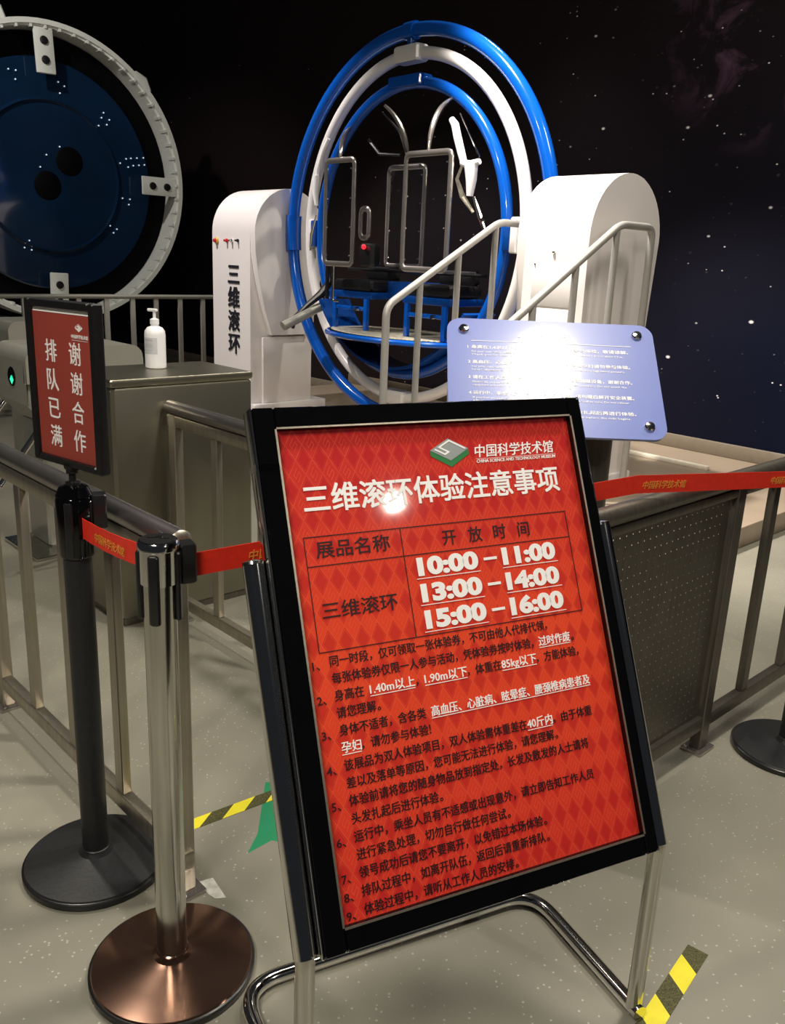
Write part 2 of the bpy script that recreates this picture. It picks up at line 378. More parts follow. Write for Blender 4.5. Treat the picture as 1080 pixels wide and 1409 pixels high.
# ------------------------------------------------------------------ the setting
def struct(o): o['kind'] = 'structure'; return o
fb = MB(); fb.box((-12, -3, -.1), (12, 18, 0)); struct(fb.build('floor', M['floor'], smooth=None))
wb = MB(); wb.box((-14, 0, 0), (9, .15, 6.5)); w_ = struct(wb.build('wall_back', M['stars'], smooth=None)); w_.location = W(0, 1.75); w_.rotation_euler = (0, 0, YAW)
bb = MB(); bb.bbox((-14, -.03, 0), (-2.605, -.001, .10), .006); bb.bbox((2.805, -.03, 0), (9, -.001, .22), .006); bb.bbox((-2.6, -.03, .121), (2.8, -.001, .225), .006)
b_ = struct(bb.build('baseboard_back', M['skirt'])); b_.location = W(0, 1.75); b_.rotation_euler = (0, 0, YAW)
pb = MB(); pb.bbox((-2.6, -.74, 0), (2.8, 1.745, .12), .008)
p_ = struct(pb.build('floor_platform', M['platform'])); p_.location = W(0, 0); p_.rotation_euler = (0, 0, YAW)
MB().bbox((-2.6, -.755, .085), (2.8, -.741, .121), .003).build('edge_trim', M['light_strip'], p_)
MB().bbox((1.25, 1.16, .121), (1.98, 1.20, .150), .003).build('floor_strip', M['light_strip'], p_)

# ------------------------------------------------------------------ the poster stand
SO = Vector((-.204, 1.429, 1.167)); SX = Vector((.8955, .445, 0)).normalized()
SY = Vector((.191, -.385, -.903)); SY = (SY-SX*SX.dot(SY)).normalized(); SN = SY.cross(SX).normalized()
mid = SO+SX*.3+SY*.83; sroot = Vector((mid.x, mid.y, 0)); syaw = math.atan2(SX.y, SX.x)
sign = thing('poster_stand', 'chrome tube floor stand holding the large red notice poster in a black frame', 'sign stand', sroot, syaw)
Rinv = Matrix.Rotation(-syaw, 4, 'Z')
def sl(x, y, off=0.0): return Rinv @ (SO+SX*x+SY*y+SN*off-sroot)
lX = (Rinv @ SX); lY = (Rinv @ -SY); lN = (Rinv @ SN)
PM = basis(lX, lY, lN, sl(0, 0, 0))          # poster plane: x right, y up (negative downwards), z outwards
def pmesh(mb, name, material, parent=sign, smooth=35):
    o = mb.build(name, material, parent, smooth); o.matrix_local = PM; return o
bk = MB(); bk.box((-.030, -.828, -.020), (.620, .028, -.0062)); pmesh(bk, 'backing_board', M['black_matte'])
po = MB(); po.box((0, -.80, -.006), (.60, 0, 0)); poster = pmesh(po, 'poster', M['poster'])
FW = .038; FR = .027
def frame_bar(p0, p1, name='frame_rail'):
    (x0, y0), (x1, y1) = p0, p1
    mb = MB(); mb.bbox((x0, y0, -.026), (x1, y1, .012), .003); return pmesh(mb, name, M['black_gloss'])
frame_bar((-FW, -.80-FW), (0, FW)); frame_bar((.60, -.80-FW), (.60+FR, FW)); frame_bar((0.0002, .0), (.5998, FW)); frame_bar((0.0002, -.80-FW), (.5998, -.80))
ed = MB()
for a, b in (((-.0035, -.8), (.0, .0)), ((.6, -.8), (.6035, 0)), ((0, 0), (.6, .003)), ((0, -.8035), (.6, -.80))): ed.box((*a, .0121), (*b, .0135))
pmesh(ed, 'bevel_strip', M['steel'], smooth=None)
for x0, x1 in ((-FW-.004, -FW-.0002), (.60+FR+.0002, .60+FR+.004)):
    mb = MB(); mb.bbox((x0, -.80-FW, -.027), (x1, FW, .011), .0012); pmesh(mb, 'side_strip', M['chrome'])
mb = MB(); mb.box((-FW-.0045, -.067, .0125), (-.004, -.058, .0145)); mb.box((-FW-.0055, -.067, -.026), (-FW-.0042, -.058, .0145)); pmesh(mb, 'tape_band', M['clear'], smooth=None)
for sx, x in ((-1, -.060), (1, .6535)):
    tp, bn = sl(x, .218, -.020), sl(x, .835, -.020)
    foot = Vector((bn.x, bn.y, .016))
    MB().tube([tp, bn], .0185, 20).build('upright_tube', M['chrome'], sign)
    MB().tube([tp+(tp-bn).normalized()*.0002, tp+(tp-bn).normalized()*.005, tp+(tp-bn).normalized()*.008], [.0188, .018, .010], 20).build('end_cap', M['chrome_worn'], sign)
    MB().tube(fillet([sl(x, .80, -.020), sl(x, .838, -.020), foot], .02), .0160, 18).build('leg', M['chrome_worn'], sign)
    if sx < 0: fL = foot
    else: fR = foot
MB().tube(fillet([fL+Vector((0, -.02, 0)), fL+Vector((0, .36, 0)), fR+Vector((0, .36, 0)), fR+Vector((0, -.02, 0))], .085, 10), .0155, 18).build('base_tube', M['chrome'], sign)
for sxx in (0, 1):      # brackets that carry the frame on the uprights
    for yy in (.30, .74):
        x0 = -.060 if sxx == 0 else .6535
        mb = MB(); mb.box((min(x0, .3 if sxx else x0)+(-.055 if sxx else 0), -yy-.02, -.034), (x0+(0 if sxx else .055), -yy+.02, -.0275)); pmesh(mb, 'bracket', M['steel_dark'])

# poster print
EM = .0178
def line(segs, y, x0=.040):
    x = x0
    def wd_(t): return sum(.56 if ord(c) < 256 else 1.0 for c in t)*EM
    for t, white in segs:
        w = wd_(t); tt = t.rstrip('，。、！ '); body = tt if tt else t
        wv = wd_(tt)-.0012
        text(t[:len(tt)], 'white_line' if white else 'text_line', M['paper_white'] if white else M['ink'], poster, Matrix.Identity(4), x+.0006, -y, wv, .0196, .00035 if white else .0002)
        for j in range(len(tt), len(t)):
            if t[j] != ' ': text(t[j], 'punctuation', M['paper_white'] if white else M['ink'], poster, Matrix.Identity(4), x+wd_(t[:j])+.002, -y, None, .0196, .0002)
        if white: quadstrip('underline', M['paper_white'], poster, Matrix.Identity(4), [(x, -y-.0045, x+wv, -y-.0033)])
        x += w
LY = lambda i: .3925+i*.0281+.007
LINES = [
 (0, [('同一时段，仅可领取一张体验券，不可由他人代排代领，', 0)]),
 (1, [('每张体验券仅限一人参与活动，凭体验券按时体验，', 0), ('过时作废', 1), ('。', 0)]),
 (2, [('身高在 ', 0), ('1.40m以上', 1), ('，', 0), ('1.90m以下', 1), ('，体重在', 0), ('85kg以下', 1), ('，方能体验，', 0)]),
 (3, [('请您理解。', 0)]),
 (4, [('身体不适者，含各类 ', 0), ('高血压、心脏病、眩晕症、腰颈椎病患者及', 1)]),
 (5, [('孕妇', 1), ('，请勿参与体验！', 0)]),
 (6, [('该展品为双人体验项目，双人体验需体重差在', 0), ('40斤内', 1), ('。由于体重', 0)]),
 (7, [('差以及落单等原因，您可能无法进行体验，请您理解。', 0)]),
 (8, [('体验前请将您的随身物品放到指定处，长发及散发的人士请将', 0)]),
 (9, [('头发扎起后进行体验。', 0)]),
 (10, [('运行中，乘坐人员有不适感或出现意外，请立即告知工作人员', 0)]),
 (11, [('进行紧急处理，切勿自行做任何尝试。', 0)]),
 (12, [('领号成功后请您不要离开，以免错过本场体验。', 0)]),
 (13, [('排队过程中，如离开队伍，返回后请重新排队。', 0)]),
 (14, [('体验过程中，请听从工作人员的安排。', 0)])]
for i, segs in LINES: line(segs, LY(i))
for k, i in enumerate((0, 2, 4, 6, 8, 10, 12, 13, 14)):
    text('%d、' % (k+1), 'line_number', M['ink'], poster, Matrix.Identity(4), .010, -LY(i)-.003, None, .0190, .0002)
I4 = Matrix.Identity(4)
text('三维滚环体验注意事项', 'poster_title', M['paper_white'], poster, I4, .034, -.1395, .522, .052, .0008, res=4)
text('展品名称', 'table_text', M['ink'], poster, I4, .044, -.219, .136, .031, .0003)
for k, ch in enumerate('开放时间'): text(ch, 'table_text', M['ink'], poster, I4, .285+k*.0535, -.221, None, .030, .0003)
text('三维滚环', 'table_text', M['ink'], poster, I4, .040, -.321, .138, .031, .0003)
for k, (a, b) in enumerate((('10:00', '11:00'), ('13:00', '14:00'), ('15:00', '16:00'))):
    y = -.2705-k*.0465
    text(a, 'opening_time', M['paper_white'], poster, I4, .226, y, .124, .041, .0022, res=5)
    text(b, 'opening_time', M['paper_white'], poster, I4, .402, y, .118, .041, .0022, res=5)
    quadstrip('time_dash', M['paper_white'], poster, I4, [(.362, y+.011, .390, y+.016)])
    quadstrip('underline', M['paper_white'], poster, I4, [(.222, y-.0075, .352, y-.0063), (.400, y-.0075, .523, y-.0063)])
T0, T1, T2, T3 = -.184, -.2335, -.3755, .0014
quadstrip('table_rule', M['ink'], poster, I4, [(.024, T0-T3, .559, T0), (.024, T1-T3, .559, T1), (.024, T2-T3, .559, T2), (.024, T2, .0254, T0), (.5576, T2, .559, T0), (.203, T2, .2044, T0)], .0005)
# museum logo
def poly(name, pts, material, parent, Mx, z=.0006):
    mb = MB(); mb.prism(pts, 0, .0004, lambda a, b, d: (a, b, d)); o = mb.build(name, material, parent, smooth=None); o.matrix_local = Mx @ Matrix.Translation((0, 0, z)); return o
def logo(parent, Mx, cx, cy, w, gm, gg, gw):
    h = w*.26
    poly('logo', [(cx-w/2, cy), (cx, cy-h), (cx+w/2, cy), (cx+w/2, cy-.13*w), (cx, cy-h-.15*w), (cx-w/2, cy-.13*w)], gm, parent, Mx, .0005)
    poly('logo', [(cx-w/2, cy), (cx, cy+h), (cx+w/2, cy), (cx, cy-h)], gg, parent, Mx, .0010)
    # bent band forming the S
    def P(a, b): return (cx+(a-b)*w*.5, cy+(a+b)*h)     # rhombus axes, a and b in -.5...5
    t = .10
    s_ = [(.42,-.30),(.42,.32),(-.02,.32),(-.02,-.30+t*2.0),(-.42,-.10),(-.42,.32)]
    pts = [P(.38, -.42), P(.38, .34), P(-.10, .34), P(-.10, -.12), P(-.38, -.12), P(-.38, .42), P(-.30, .42), P(-.30, -.03), P(-.18, -.03), P(-.18, .42), P(.46, .42), P(.46, -.42)]
    poly('logo', pts, gw, parent, Mx, .0015)
logo(poster, I4, .327, -.050, .080, M['logo_green'], M['logo_grey'], M['paper_white'])
text('中国科学技术馆', 'museum_name', M['paper_white'], poster, I4, .380, -.066, .178, .026, .0004, shear=.15)
quadstrip('underline', M['paper_white'], poster, I4, [(.381, -.0712, .560, -.0706)])
text('CHINA SCIENCE AND TECHNOLOGY MUSEUM', 'museum_name', M['paper_white'], poster, I4, .381, -.0785, .178, .0085, .0001, shear=.15)

# ------------------------------------------------------------------ belt posts
def stanchion(name, label, loc, rz, pole_m, base_m, head_m, chrome=False, clips=(0,)):
    t = thing(name, label, 'barrier post', loc, rz)
    MB().lathe([(.168, .0), (.170, .004), (.170, .016), (.166, .0185)], 56).build('base_rim', M['black_plastic'], t)
    MB().lathe([(.165, .0186), (.163, .022), (.110, .030), (.055, .037), (.040, .040), (.036, .046), (.034, .050)], 56).build('base', base_m, t)
    MB().lathe([(.034, .046), (.0335, .052), (.031, .054)], 28).build('floor_collar', base_m, t)
    MB().lathe([(.0305, .050), (.0305, .872)], 32).build('pole', pole_m, t)
    if chrome:
        MB().lathe([(.0345, .868), (.0345, .932), (.0375, .934), (.0375, .944), (.034, .949)], 32).build('head', head_m, t)
        MB().lathe([(.0325, .9492), (.032, .951)], 32).build('top_cap', M['black_plastic'], t)
        mb = MB(); mb.box((-.020, -.004, .9512), (.020, .002, .9522)); mb.box((-.006, .003, .9512), (.006, .012, .9522))
        mb.build('cap_mark', M['chrome_worn'], t, smooth=None)
    else:
        MB().lathe([(.0355, .800), (.0385, .806), (.0385, .930), (.036, .934), (.0385, .937), (.030, .956), (.012, .962)], 8 if False else 28).build('head', head_m, t)
    for k in range(4):
        a = math.pi/2*k; d = Vector((math.cos(a), math.sin(a), 0)); q = Matrix.Rotation(a, 3, 'Z')
        c = d*.0345
        mb = MB(); z0 = .795 if chrome else .803
        vs = [Vector((.030, -.010, z0)), Vector((.044, .010, .925))]
        mb.bbox((.030, -.010, z0), (.0405 if chrome else .0395, .010, .928), .003, q, (0, 0, 0)); mb.build('slot_bar', M['black_plastic'], t)
    for k, a in enumerate(clips):
        q = Matrix.Rotation(a, 3, 'Z')
        MB().bbox((.036, -.018, .862), (.066, .018, .938), .003, q, (0, 0, 0)).build('belt_clip', M['black_plastic'], t)
    return t
Bp = Vector((-.688, 1.792, 0)); Sp = Vector((-.421, 1.481, 0)); Rp = Vector((1.29, 2.455, 0))
aBS = math.atan2((Sp-Bp).y, (Sp-Bp).x); aSR = math.atan2((Rp-Sp).y, (Rp-Sp).x)
bpost = stanchion('barrier_post', 'black belt barrier post at left carrying a small red sign head', Bp, 0, M['black_powder'], M['black_powder'], M['black_gloss'], clips=(R_(20),))
spost = stanchion('barrier_post', 'shiny chrome belt barrier post with a coppery brown round base', Sp, 0, M['chrome_worn'], M['bronze'], M['chrome'], True, clips=(aSR,))
rpost = stanchion('barrier_post', 'black belt barrier post at the right edge, only its round base in view', Rp, 0, M['black_powder'], M['black_powder'], M['black_gloss'], clips=(aSR+math.pi,))

# sign head on the black post
ha = R_(-36); hX = Vector((math.cos(ha), math.sin(ha), 0)); hN = Vector((math.sin(ha), -math.cos(ha), 0))
HM = basis(hX, Vector((0, 0, 1)), hN, Vector((0, 0, 1.0)))
def hmesh(mb, name, m_, parent=bpost): o = mb.build(name, m_, parent); o.matrix_local = HM; return o
HW, HH = .240, .345
for a, b in (((-HW/2, 0), (-HW/2+.018, HH)), ((HW/2-.018, 0), (HW/2, HH)), ((-HW/2+.0182, 0), (HW/2-.0182, .016)), ((-HW/2+.0182, HH-.018), (HW/2-.0182, HH))):
    mb = MB(); mb.bbox((*a, -.012), (*b, .012), .003); hmesh(mb, 'sign_frame', M['black_plastic'])
face = hmesh(MB().box((-HW/2+.018, .016, -.006), (HW/2-.018, HH-.018, .004)), 'sign_face', M['red_head'])
FMx = Matrix.Translation((0, 0, .004))
for k, ch in enumerate('排队已满'): text(ch, 'sign_character', M['paper_white'], face, FMx, -.062, .222-k*.060, .040, .050, .0003)
for k, ch in enumerate('谢谢合作'): text(ch, 'sign_character', M['paper_white'], face, FMx, .022, .222-k*.060, .040, .050, .0003)
logo(face, FMx, .060, .296, .024, M['paper_white'], M['paper_white'], M['red_head'])
text('中国科学技术馆', 'museum_name', M['paper_white'], face, FMx, .033, .273, .056, .0085, .0001)
quadstrip('underline', M['paper_white'], face, FMx, [(.035, .2685, .088, .2692)])
quadstrip('paper_edge', M['paper_white'], face, FMx, [(-.098, HH-.026, .098, HH-.0185)])
MB().lathe([(.016, .960), (.016, .966), (.008, .968), (.008, .985), (.013, .986), (.013, 1.0)], 18).build('sign_socket', M['black_plastic'], bpost)
mb = MB(); mb.bbox((-.014, -.008, -.012), (.014, .010, .012), .003); hmesh(mb, 'sign_clamp', M['black_plastic'])

def belt(name, label, A, B, zA, zB, w=.046, sag=.0, texts=(), n=24, kink=None):
    A = Vector(A); B = Vector(B); d = (B-A); L = d.length; d.normalize(); q = Vector((-d.y, d.x, 0))
    t = thing(name, label, 'barrier belt', A, math.atan2(d.y, d.x))
    mb = MB(); vs = []; fs = []
    def f(x):
        if kink:                                   # rests on the railing it crosses
            tk, zk = kink; q_ = x/L
            return zA+(zk-zA)*q_/tk if q_ < tk else zk+(zB-zk)*(q_-tk)/(1-tk)
        return zA+(zB-zA)*x/L-sag*4*(x/L)*(1-x/L)
    for i in range(n+1):
        x = L*i/n; z = f(x)
        tw = math.sin(i*1.3)*.0006
        vs += [(x, -.0007+tw, z-w/2), (x, -.0007-tw, z+w/2), (x, .0007-tw, z+w/2), (x, .0007+tw, z-w/2)]
    for i in range(n):
        for k in range(4): fs.append((i*4+k, i*4+(k+1) % 4, i*4+4+(k+1) % 4, i*4+4+k))
    fs += [(0, 1, 2, 3), (n*4+3, n*4+2, n*4+1, n*4)]
    mb.add(vs, fs); web = mb.build('webbing', M['belt_red'], t)
    for x, side in texts:
        # on the face seen by the visitor
        sl_ = (f(x+.01)-f(x))/.01
        Xd = Vector((1, 0, sl_)).normalized()
        Mx = basis(Xd, Vector((-Xd.z, 0, Xd.x)), Vector((0, -1, 0)), Vector((x, -.0014, f(x)-.010)))
        text('中国科学技术馆', 'belt_lettering', M['gold_print'], web, Mx, 0, 0, .150, .022, .0003, shear=.15)
    return t
dBS = (Sp-Bp).normalized(); dSR = (Rp-Sp).normalized()
belt('barrier_belt', 'short red belt sagging between the black post and the chrome post', Bp+dBS*.042, Sp-dBS*.042, .872, .902, .046, .006, ((.07, 0),))
belt('barrier_belt', 'long red belt running behind the poster stand to the right edge', Sp+dSR*.067, Rp-dSR*.067, .892, .904, .046, .0, ((.105, 0), (1.12, 0), (1.60, 0)), 40, (.60, .949))

# ------------------------------------------------------------------ steel railings, written in hall axes
def fence(name, label, axis, fixed, a0, a1, bars, posts, tube_end=True, ztop=.90, zlow=.115, bar_w=.040, bar_t=.012, tube_r=.026, tube_m=None, bar_m=None, toprail=True, rz0=.095, rz1=.052):
    P = (lambda a, z, b=0.0: (a, fixed+b, z)) if axis == 's' else (lambda a, z, b=0.0: (fixed+b, a, z))
    mid_ = (a0+a1)/2
    t, o = vthing(name, label, 'railing', *(P(mid_, 0)[:2]))
    tube_m = tube_m or M['rail_tube']; bar_m = bar_m or M['steel']
    def bx(mb, a_, b_, z0, z1, h, r=.003):
        p, q = P(a_, z0, -h), P(b_, z1, h)
        mb.bbox([min(x, y) for x, y in zip(p, q)], [max(x, y) for x, y in zip(p, q)], r); return mb
    MB().tube([P(a0, ztop-tube_r), P(a1, ztop-tube_r)], tube_r, 18).build('handrail', tube_m, t, off=o)
    if tube_end:
        for a, s_ in ((a0, -1), (a1, 1)):
            MB().tube([P(a+s_*.0002, ztop-tube_r), P(a+s_*.004, ztop-tube_r), P(a+s_*.010, ztop-tube_r)], [tube_r, tube_r*.9, tube_r*.4], 18).build('end_cap', M['steel'], t, off=o)
    if toprail: bx(MB(), a0, a1, ztop-rz0, ztop-rz1, .016).build('top_rail', bar_m, t, off=o)
    bx(MB(), a0, a1, zlow-.045, zlow, .016).build('bottom_rail', bar_m, t, off=o)
    for a in bars: bx(MB(), a-bar_w/2, a+bar_w/2, zlow+.001, ztop-rz0-.001 if toprail else ztop-2*tube_r+.004, bar_t, .002).build('baluster', bar_m, t, off=o)
    for a in posts:
        bx(MB(), a-.025, a+.025, .012, ztop-.050, .0185).build('post', bar_m, t, off=o)
        bx(MB(), a-.045, a+.045, .0, .0118, .035, .002).build('foot_plate', M['frame_steel'], t, off=o)
        for s_ in (-1, 1):
            c = P(a+s_*.037, 0, -.02)
            MB().lathe([(.006, .012), (.006, .017), (.003, .019)], 8, c).build('bolt', M['chrome'], t, off=o)
    return t, o
fence('queue_railing', 'near left steel railing ending behind the chrome post', 's', -3.689, .30, 3.245, [.62, .92, 1.22, 1.50, 1.78, 2.36, 2.64, 2.92], [.36, 2.09, 3.215])
fence('queue_railing', 'steel railing running from the sanitizer cabinet to behind the poster', 's', -2.895, 1.775, 3.60, [2.105, 2.40, 2.69, 2.98], [1.815, 3.20])
tR, oR = fence('queue_railing', 'steel railing at right with a perforated dark panel', 'n', 3.691, -2.93, -.30, [-1.87, -1.57, -1.27, -.97, -.67], [-2.13, -.35], tube_m=M['steel_dark'], bar_m=M['steel_dark'], zlow=.125, ztop=.912, rz0=.076, rz1=.0525)
# perforated panel: every hole is cut
mb = MB(); x_ = 3.691; n0, n1, z0, z1 = -2.90, -2.165, .13, .834; st = .029
nc, nr = int((n1-n0)/st), int((z1-z0)/st)
for ix in (x_-.003, x_+.003):
    pass
def holes():
    vs = []; fs = []
    dn, dz = (n1-n0)/nc, (z1-z0)/nr
    for i in range(nc):
        for j in range(nr):
            a, b_, c_, d_ = n0+i*dn, n0+(i+1)*dn, z0+j*dz, z0+(j+1)*dz
            cn, cz = (a+b_)/2, (c_+d_)/2; hr = .0022
            b0 = len(vs)
            vs += [(x_, a, c_), (x_, b_, c_), (x_, b_, d_), (x_, a, d_)]
            vs += [(x_, cn-hr, cz-hr), (x_, cn+hr, cz-hr), (x_, cn+hr, cz+hr), (x_, cn-hr, cz+hr)]
            fs += [(b0, b0+1, b0+5, b0+4), (b0+1, b0+2, b0+6, b0+5), (b0+2, b0+3, b0+7, b0+6), (b0+3, b0, b0+4, b0+7)]
    return vs, fs
mb.add(*holes()); pp = mb.build('perforated_panel', M['steel_dark'], tR, smooth=None, off=oR)
so = pp.modifiers.new('thickness', 'SOLIDIFY'); so.thickness = .0015
fence('distant_railing', 'plain grey railing in front of the big round wheel', 'n', -2.85, -2.35, .40, [-2.17, -1.93, -1.681, -1.44, -1.205, -.947, -.693, -.457, -.204, .044], [-2.30, .30], ztop=1.05, zlow=.20, bar_w=.045, tube_m=M['fence_grey'], bar_m=M['fence_grey'], tube_r=.020, toprail=False)

# ------------------------------------------------------------------ cabinets / turnstiles
t, o = vthing('steel_cabinet', 'tall brushed steel cabinet with the sanitizer bottle on top', 'cabinet', 1.58, -2.80)
MB().bbox((1.36, -3.12, .03), (1.755, -2.50, .955), .012).build('body', M['steel_cab'], t, off=o)
MB().bbox((1.37, -3.105, .0), (1.745, -2.515, .0295), .003).build('plinth', M['steel_dark'], t, off=o)
MB().bbox((1.358, -3.122, .956), (1.757, -2.498, .985), .006).build('top_plate', M['steel_cab'], t, off=o)
def turnstile(name, label, s0, s1, n0_, n1_, zt, led=True):
    t, o = vthing(name, label, 'turnstile', (s0+s1)/2, (n0_+n1_)/2)
    pr = [(n0_+.0, zt-.26), (n0_-.0, zt-.06)]
    for k in range(7): a = math.pi-math.pi/2*k/6; pr.append((n0_+.06+.06*math.cos(a), zt-.06+.06*math.sin(a)))
    for k in range(7): a = math.pi/2-math.pi/2*k/6; pr.append((n1_-.06+.06*math.cos(a), zt-.06+.06*math.sin(a)))
    pr += [(n1_, zt-.30), (n1_-.05, zt-.36), (n0_+.10, zt-.36)]
    MB().prism(pr, s0, s1, lambda a, b, d: (d, a, b)).build('housing', M['satin'], t, off=o)
    MB().prism([(a, b) for a, b in pr[:16]]+[(n1_+.004, zt-.16), (n0_-.004, zt-.16)], s1+.0005, s1+.03, lambda a, b, d: (d, a, b)).build('end_cover', M['satin'], t, off=o)
    MB().bbox((s0+.02, n0_+.10, .02), (s1-.10, n1_-.05, zt-.361), .01).build('pedestal', M['satin'], t, off=o)
    MB().bbox((s0-.02, n0_-.02, .0), (s1+.03, n1_+.02, .0195), .004).build('base_plate', M['chrome_worn'], t, off=o)
    hub = Vector((s1+.03, n0_+.14, zt-.22))
    MB().lathe([(.045, .001), (.045, .03), (.03, .045)], 20, hub, 'x').build('arm_hub', M['chrome'], t, off=o)
    for e in (Vector((.10, -.34, -.36)), Vector((.42, .10, .02)), Vector((.02, .30, -.38))):
        MB().tube([hub+Vector((.03, 0, 0)), hub+Vector((.03, 0, 0))+e], .014, 12).build('arm', M['chrome'], t, off=o)
    if led:
        c = Vector(((s0+s1)/2+.03, n0_-.001, zt-.145))
        MB().lathe([(.0, -.001), (.042, -.003), (.046, 0)], 24, c, 'y').build('lamp_recess', M['black_gloss'], t, off=o)
        MB().lathe([(.0, -.007), (.020, -.004), (.021, -.003)], 4, c+Vector((.005, 0, -.014)), 'y').build('green_arrow', M['green_led'], t, off=o)
    return t
turnstile('turnstile', 'steel turnstile at the left with a green entry light', .42, .78, -3.07, -2.50, 1.005)
turnstile('turnstile', 'second steel turnstile farther back behind the lit one', -1.05, -.72, -2.60, -2.05, 1.0, False)

# sanitizer bottle
bz = .9855
bt = thing('sanitizer_bottle', 'white pump bottle of hand sanitizer on the steel cabinet', 'bottle', W(1.50, -2.80, bz), R_(-20))
MB().lathe([(.0, .0), (.038, .0), (.042, .004), (.042, .135), (.040, .150), (.030, .164), (.015, .170), (.015, .176)], 32).build('bottle', M['white_pvc'], bt)
MB().lathe([(.018, .1762), (.018, .196), (.012, .199), (.006, .201), (.006, .226)], 20).build('pump_collar', M['white_pvc'], bt)
MB().bbox((-.030, -.008, .226), (.014, .008, .238), .003).build('pump_nozzle', M['white_pvc'], bt)
lb = MB(); vs = []; fs = []
for i in range(9):
    a = R_(-140+12*i)
    for z in (.060, .125): vs.append((.0424*math.cos(a), .0424*math.sin(a), z))
for i in range(8): fs.append((2*i, 2*i+2, 2*i+3, 2*i+1))
lb.add(vs, fs).build('label', mat('pale_label', (.62, .63, .66), .5), bt)
lm = MB()
for z in (.118, .100, .094, .088, .076):
    vs = []; fs = []; hgt = .006 if z in (.118,) else .0018
    for i in range(7):
        a = R_(-136+11*i)
        for zz in (z-hgt, z): vs.append((.0428*math.cos(a), .0428*math.sin(a), zz))
    for i in range(6): fs.append((2*i, 2*i+2, 2*i+3, 2*i+1))
    lm.add(vs, fs)
lm.build('label_print', M['label_grey'], bt)

# ------------------------------------------------------------------ floor tapes
def tape(name, label, A, B, w, n, first, skew):
    A = Vector((*A, 0)); B = Vector((*B, 0)); d = B-A; L = d.length
    t = thing(name, label, 'floor tape', A, math.atan2(d.y, d.x))
    st_ = L/n; sk = w*skew
    for i in range(n):
        x0, x1 = i*st_, (i+1)*st_
        a0 = x0+(sk if i else 0); a1 = x1+(sk if i < n-1 else 0)
        mb = MB(); mb.prism([(x0, -w/2), (x1, -w/2), (a1, w/2), (a0, w/2)], .0003, .0011, lambda a, b, z: (a, b, z))
        mb.build('yellow_stripe' if (i+first) % 2 == 0 else 'black_stripe', M['yellow_tape'] if (i+first) % 2 == 0 else M['black_tape'], t, smooth=None)
    return t
tape('floor_tape', 'yellow and black hazard tape on the floor left of the poster, by the green sticker', (-.535, 1.921), (-.17, 2.20), .042, 7, 0, 1.3)
tape('floor_tape', 'yellow and black hazard tape on the floor at the bottom right', (.50, 1.31), (.725, 1.592), .046, 5, 1, .75)
gs = thing('floor_sticker', 'green arrow shaped sticker on the floor left of the poster', 'sticker', (-.27, 2.0, 0), 0)
g_ = MB(); g_.prism([(-.060, .160), (-.022, .165), (.10, .20), (.13, .02), (.075, -.09), (.035, -.105), (-.005, -.095), (-.058, -.150), (-.045, -.07)], .0001, .0002, lambda a, b, z: (a, b, z))
g_.build('green_film', M['green_tape'], gs, smooth=None)
MB().prism([(-.010, .062), (.03, .062), (.03, .10), (.005, .075)], .0002, .0003, lambda a, b, z: (a, b, z)).build('white_mark', M['paper_white'], gs, smooth=None)
fp = MB(); fp.prism([(-1.02, -.02), (-.92, -.09), (-.76, -.02), (-.86, .06)], 0, .001, lambda a, b, z: (a, b, z))
fl_ = MB(); fl_.prism([(-.115, -.02), (-.0, -.105), (.115, -.015), (.0, .07)], .0003, .0012, lambda a, b, z: (a, b, z))
o = fl_.build('floor_marker', M['floor_grey'], smooth=None); o.location = (-.985, 5.13, 0); tag(o, 'grey square patch on the floor behind the second railing', 'marker')
cf = MB(); cf.prism([(-.03, .02), (.0, .035), (.045, -.03), (.02, -.035), (.0, -.02)], .0003, .0012, lambda a, b, z: (a, b, z))
o = cf.build('tape_scrap', M['patch_clear'], smooth=None); o.location = (-.395, 1.72, 0); tag(o, 'crumpled scrap of clear tape on the floor right of the chrome post', 'tape')

# ------------------------------------------------------------------ notice board
NB = Vector((.445, 2.46, 0))
def board():
    TL = Vector((.149, 2.586, 1.297)); TR = Vector((.749, 2.601, 1.297)); BL = Vector((.125, 2.304, 1.013)); BR = Vector((.725, 2.320, 1.013))
    return TL, TR, BL, BR
kk = .65/.70*1.0
Q = [Vector((0, 0, HC))+(Vector(p)-Vector((0, 0, HC)))*kk for p in ((.174, 3.009, 1.272), (.873, 3.027, 1.272), (.846, 2.699, .94), (.146, 2.681, .941))]
bX = (Q[1]-Q[0]).normalized(); bY = (Q[0]-Q[3]); bY = (bY-bX*bX.dot(bY)).normalized(); bN = bX.cross(bY)
bc = (Q[0]+Q[1]+Q[2]+Q[3])/4; BW = (Q[1]-Q[0]).length; BH = (Q[0]-Q[3]).length
nb = thing('notice_board', 'tilted glossy blue notice board on a dark pedestal behind the poster', 'information board', (bc.x, bc.y+.10, 0), 0)
BMx = basis(bX, bY, bN, bc-Vector((bc.x, bc.y+.10, 0)))
def rrect(w, h, r, n=7):
    pts = []
    for cx, cy, a0 in ((w/2-r, h/2-r, 0), (-w/2+r, h/2-r, 90), (-w/2+r, -h/2+r, 180), (w/2-r, -h/2+r, 270)):
        for k in range(n+1): a = R_(a0+90*k/n); pts.append((cx+r*math.cos(a), cy+r*math.sin(a)))
    return pts
pl_ = MB().prism(rrect(BW, BH, .045), -.010, 0, lambda a, b, d: (a, b, d)).build('panel', M['board_blue'], nb); pl_.matrix_local = BMx
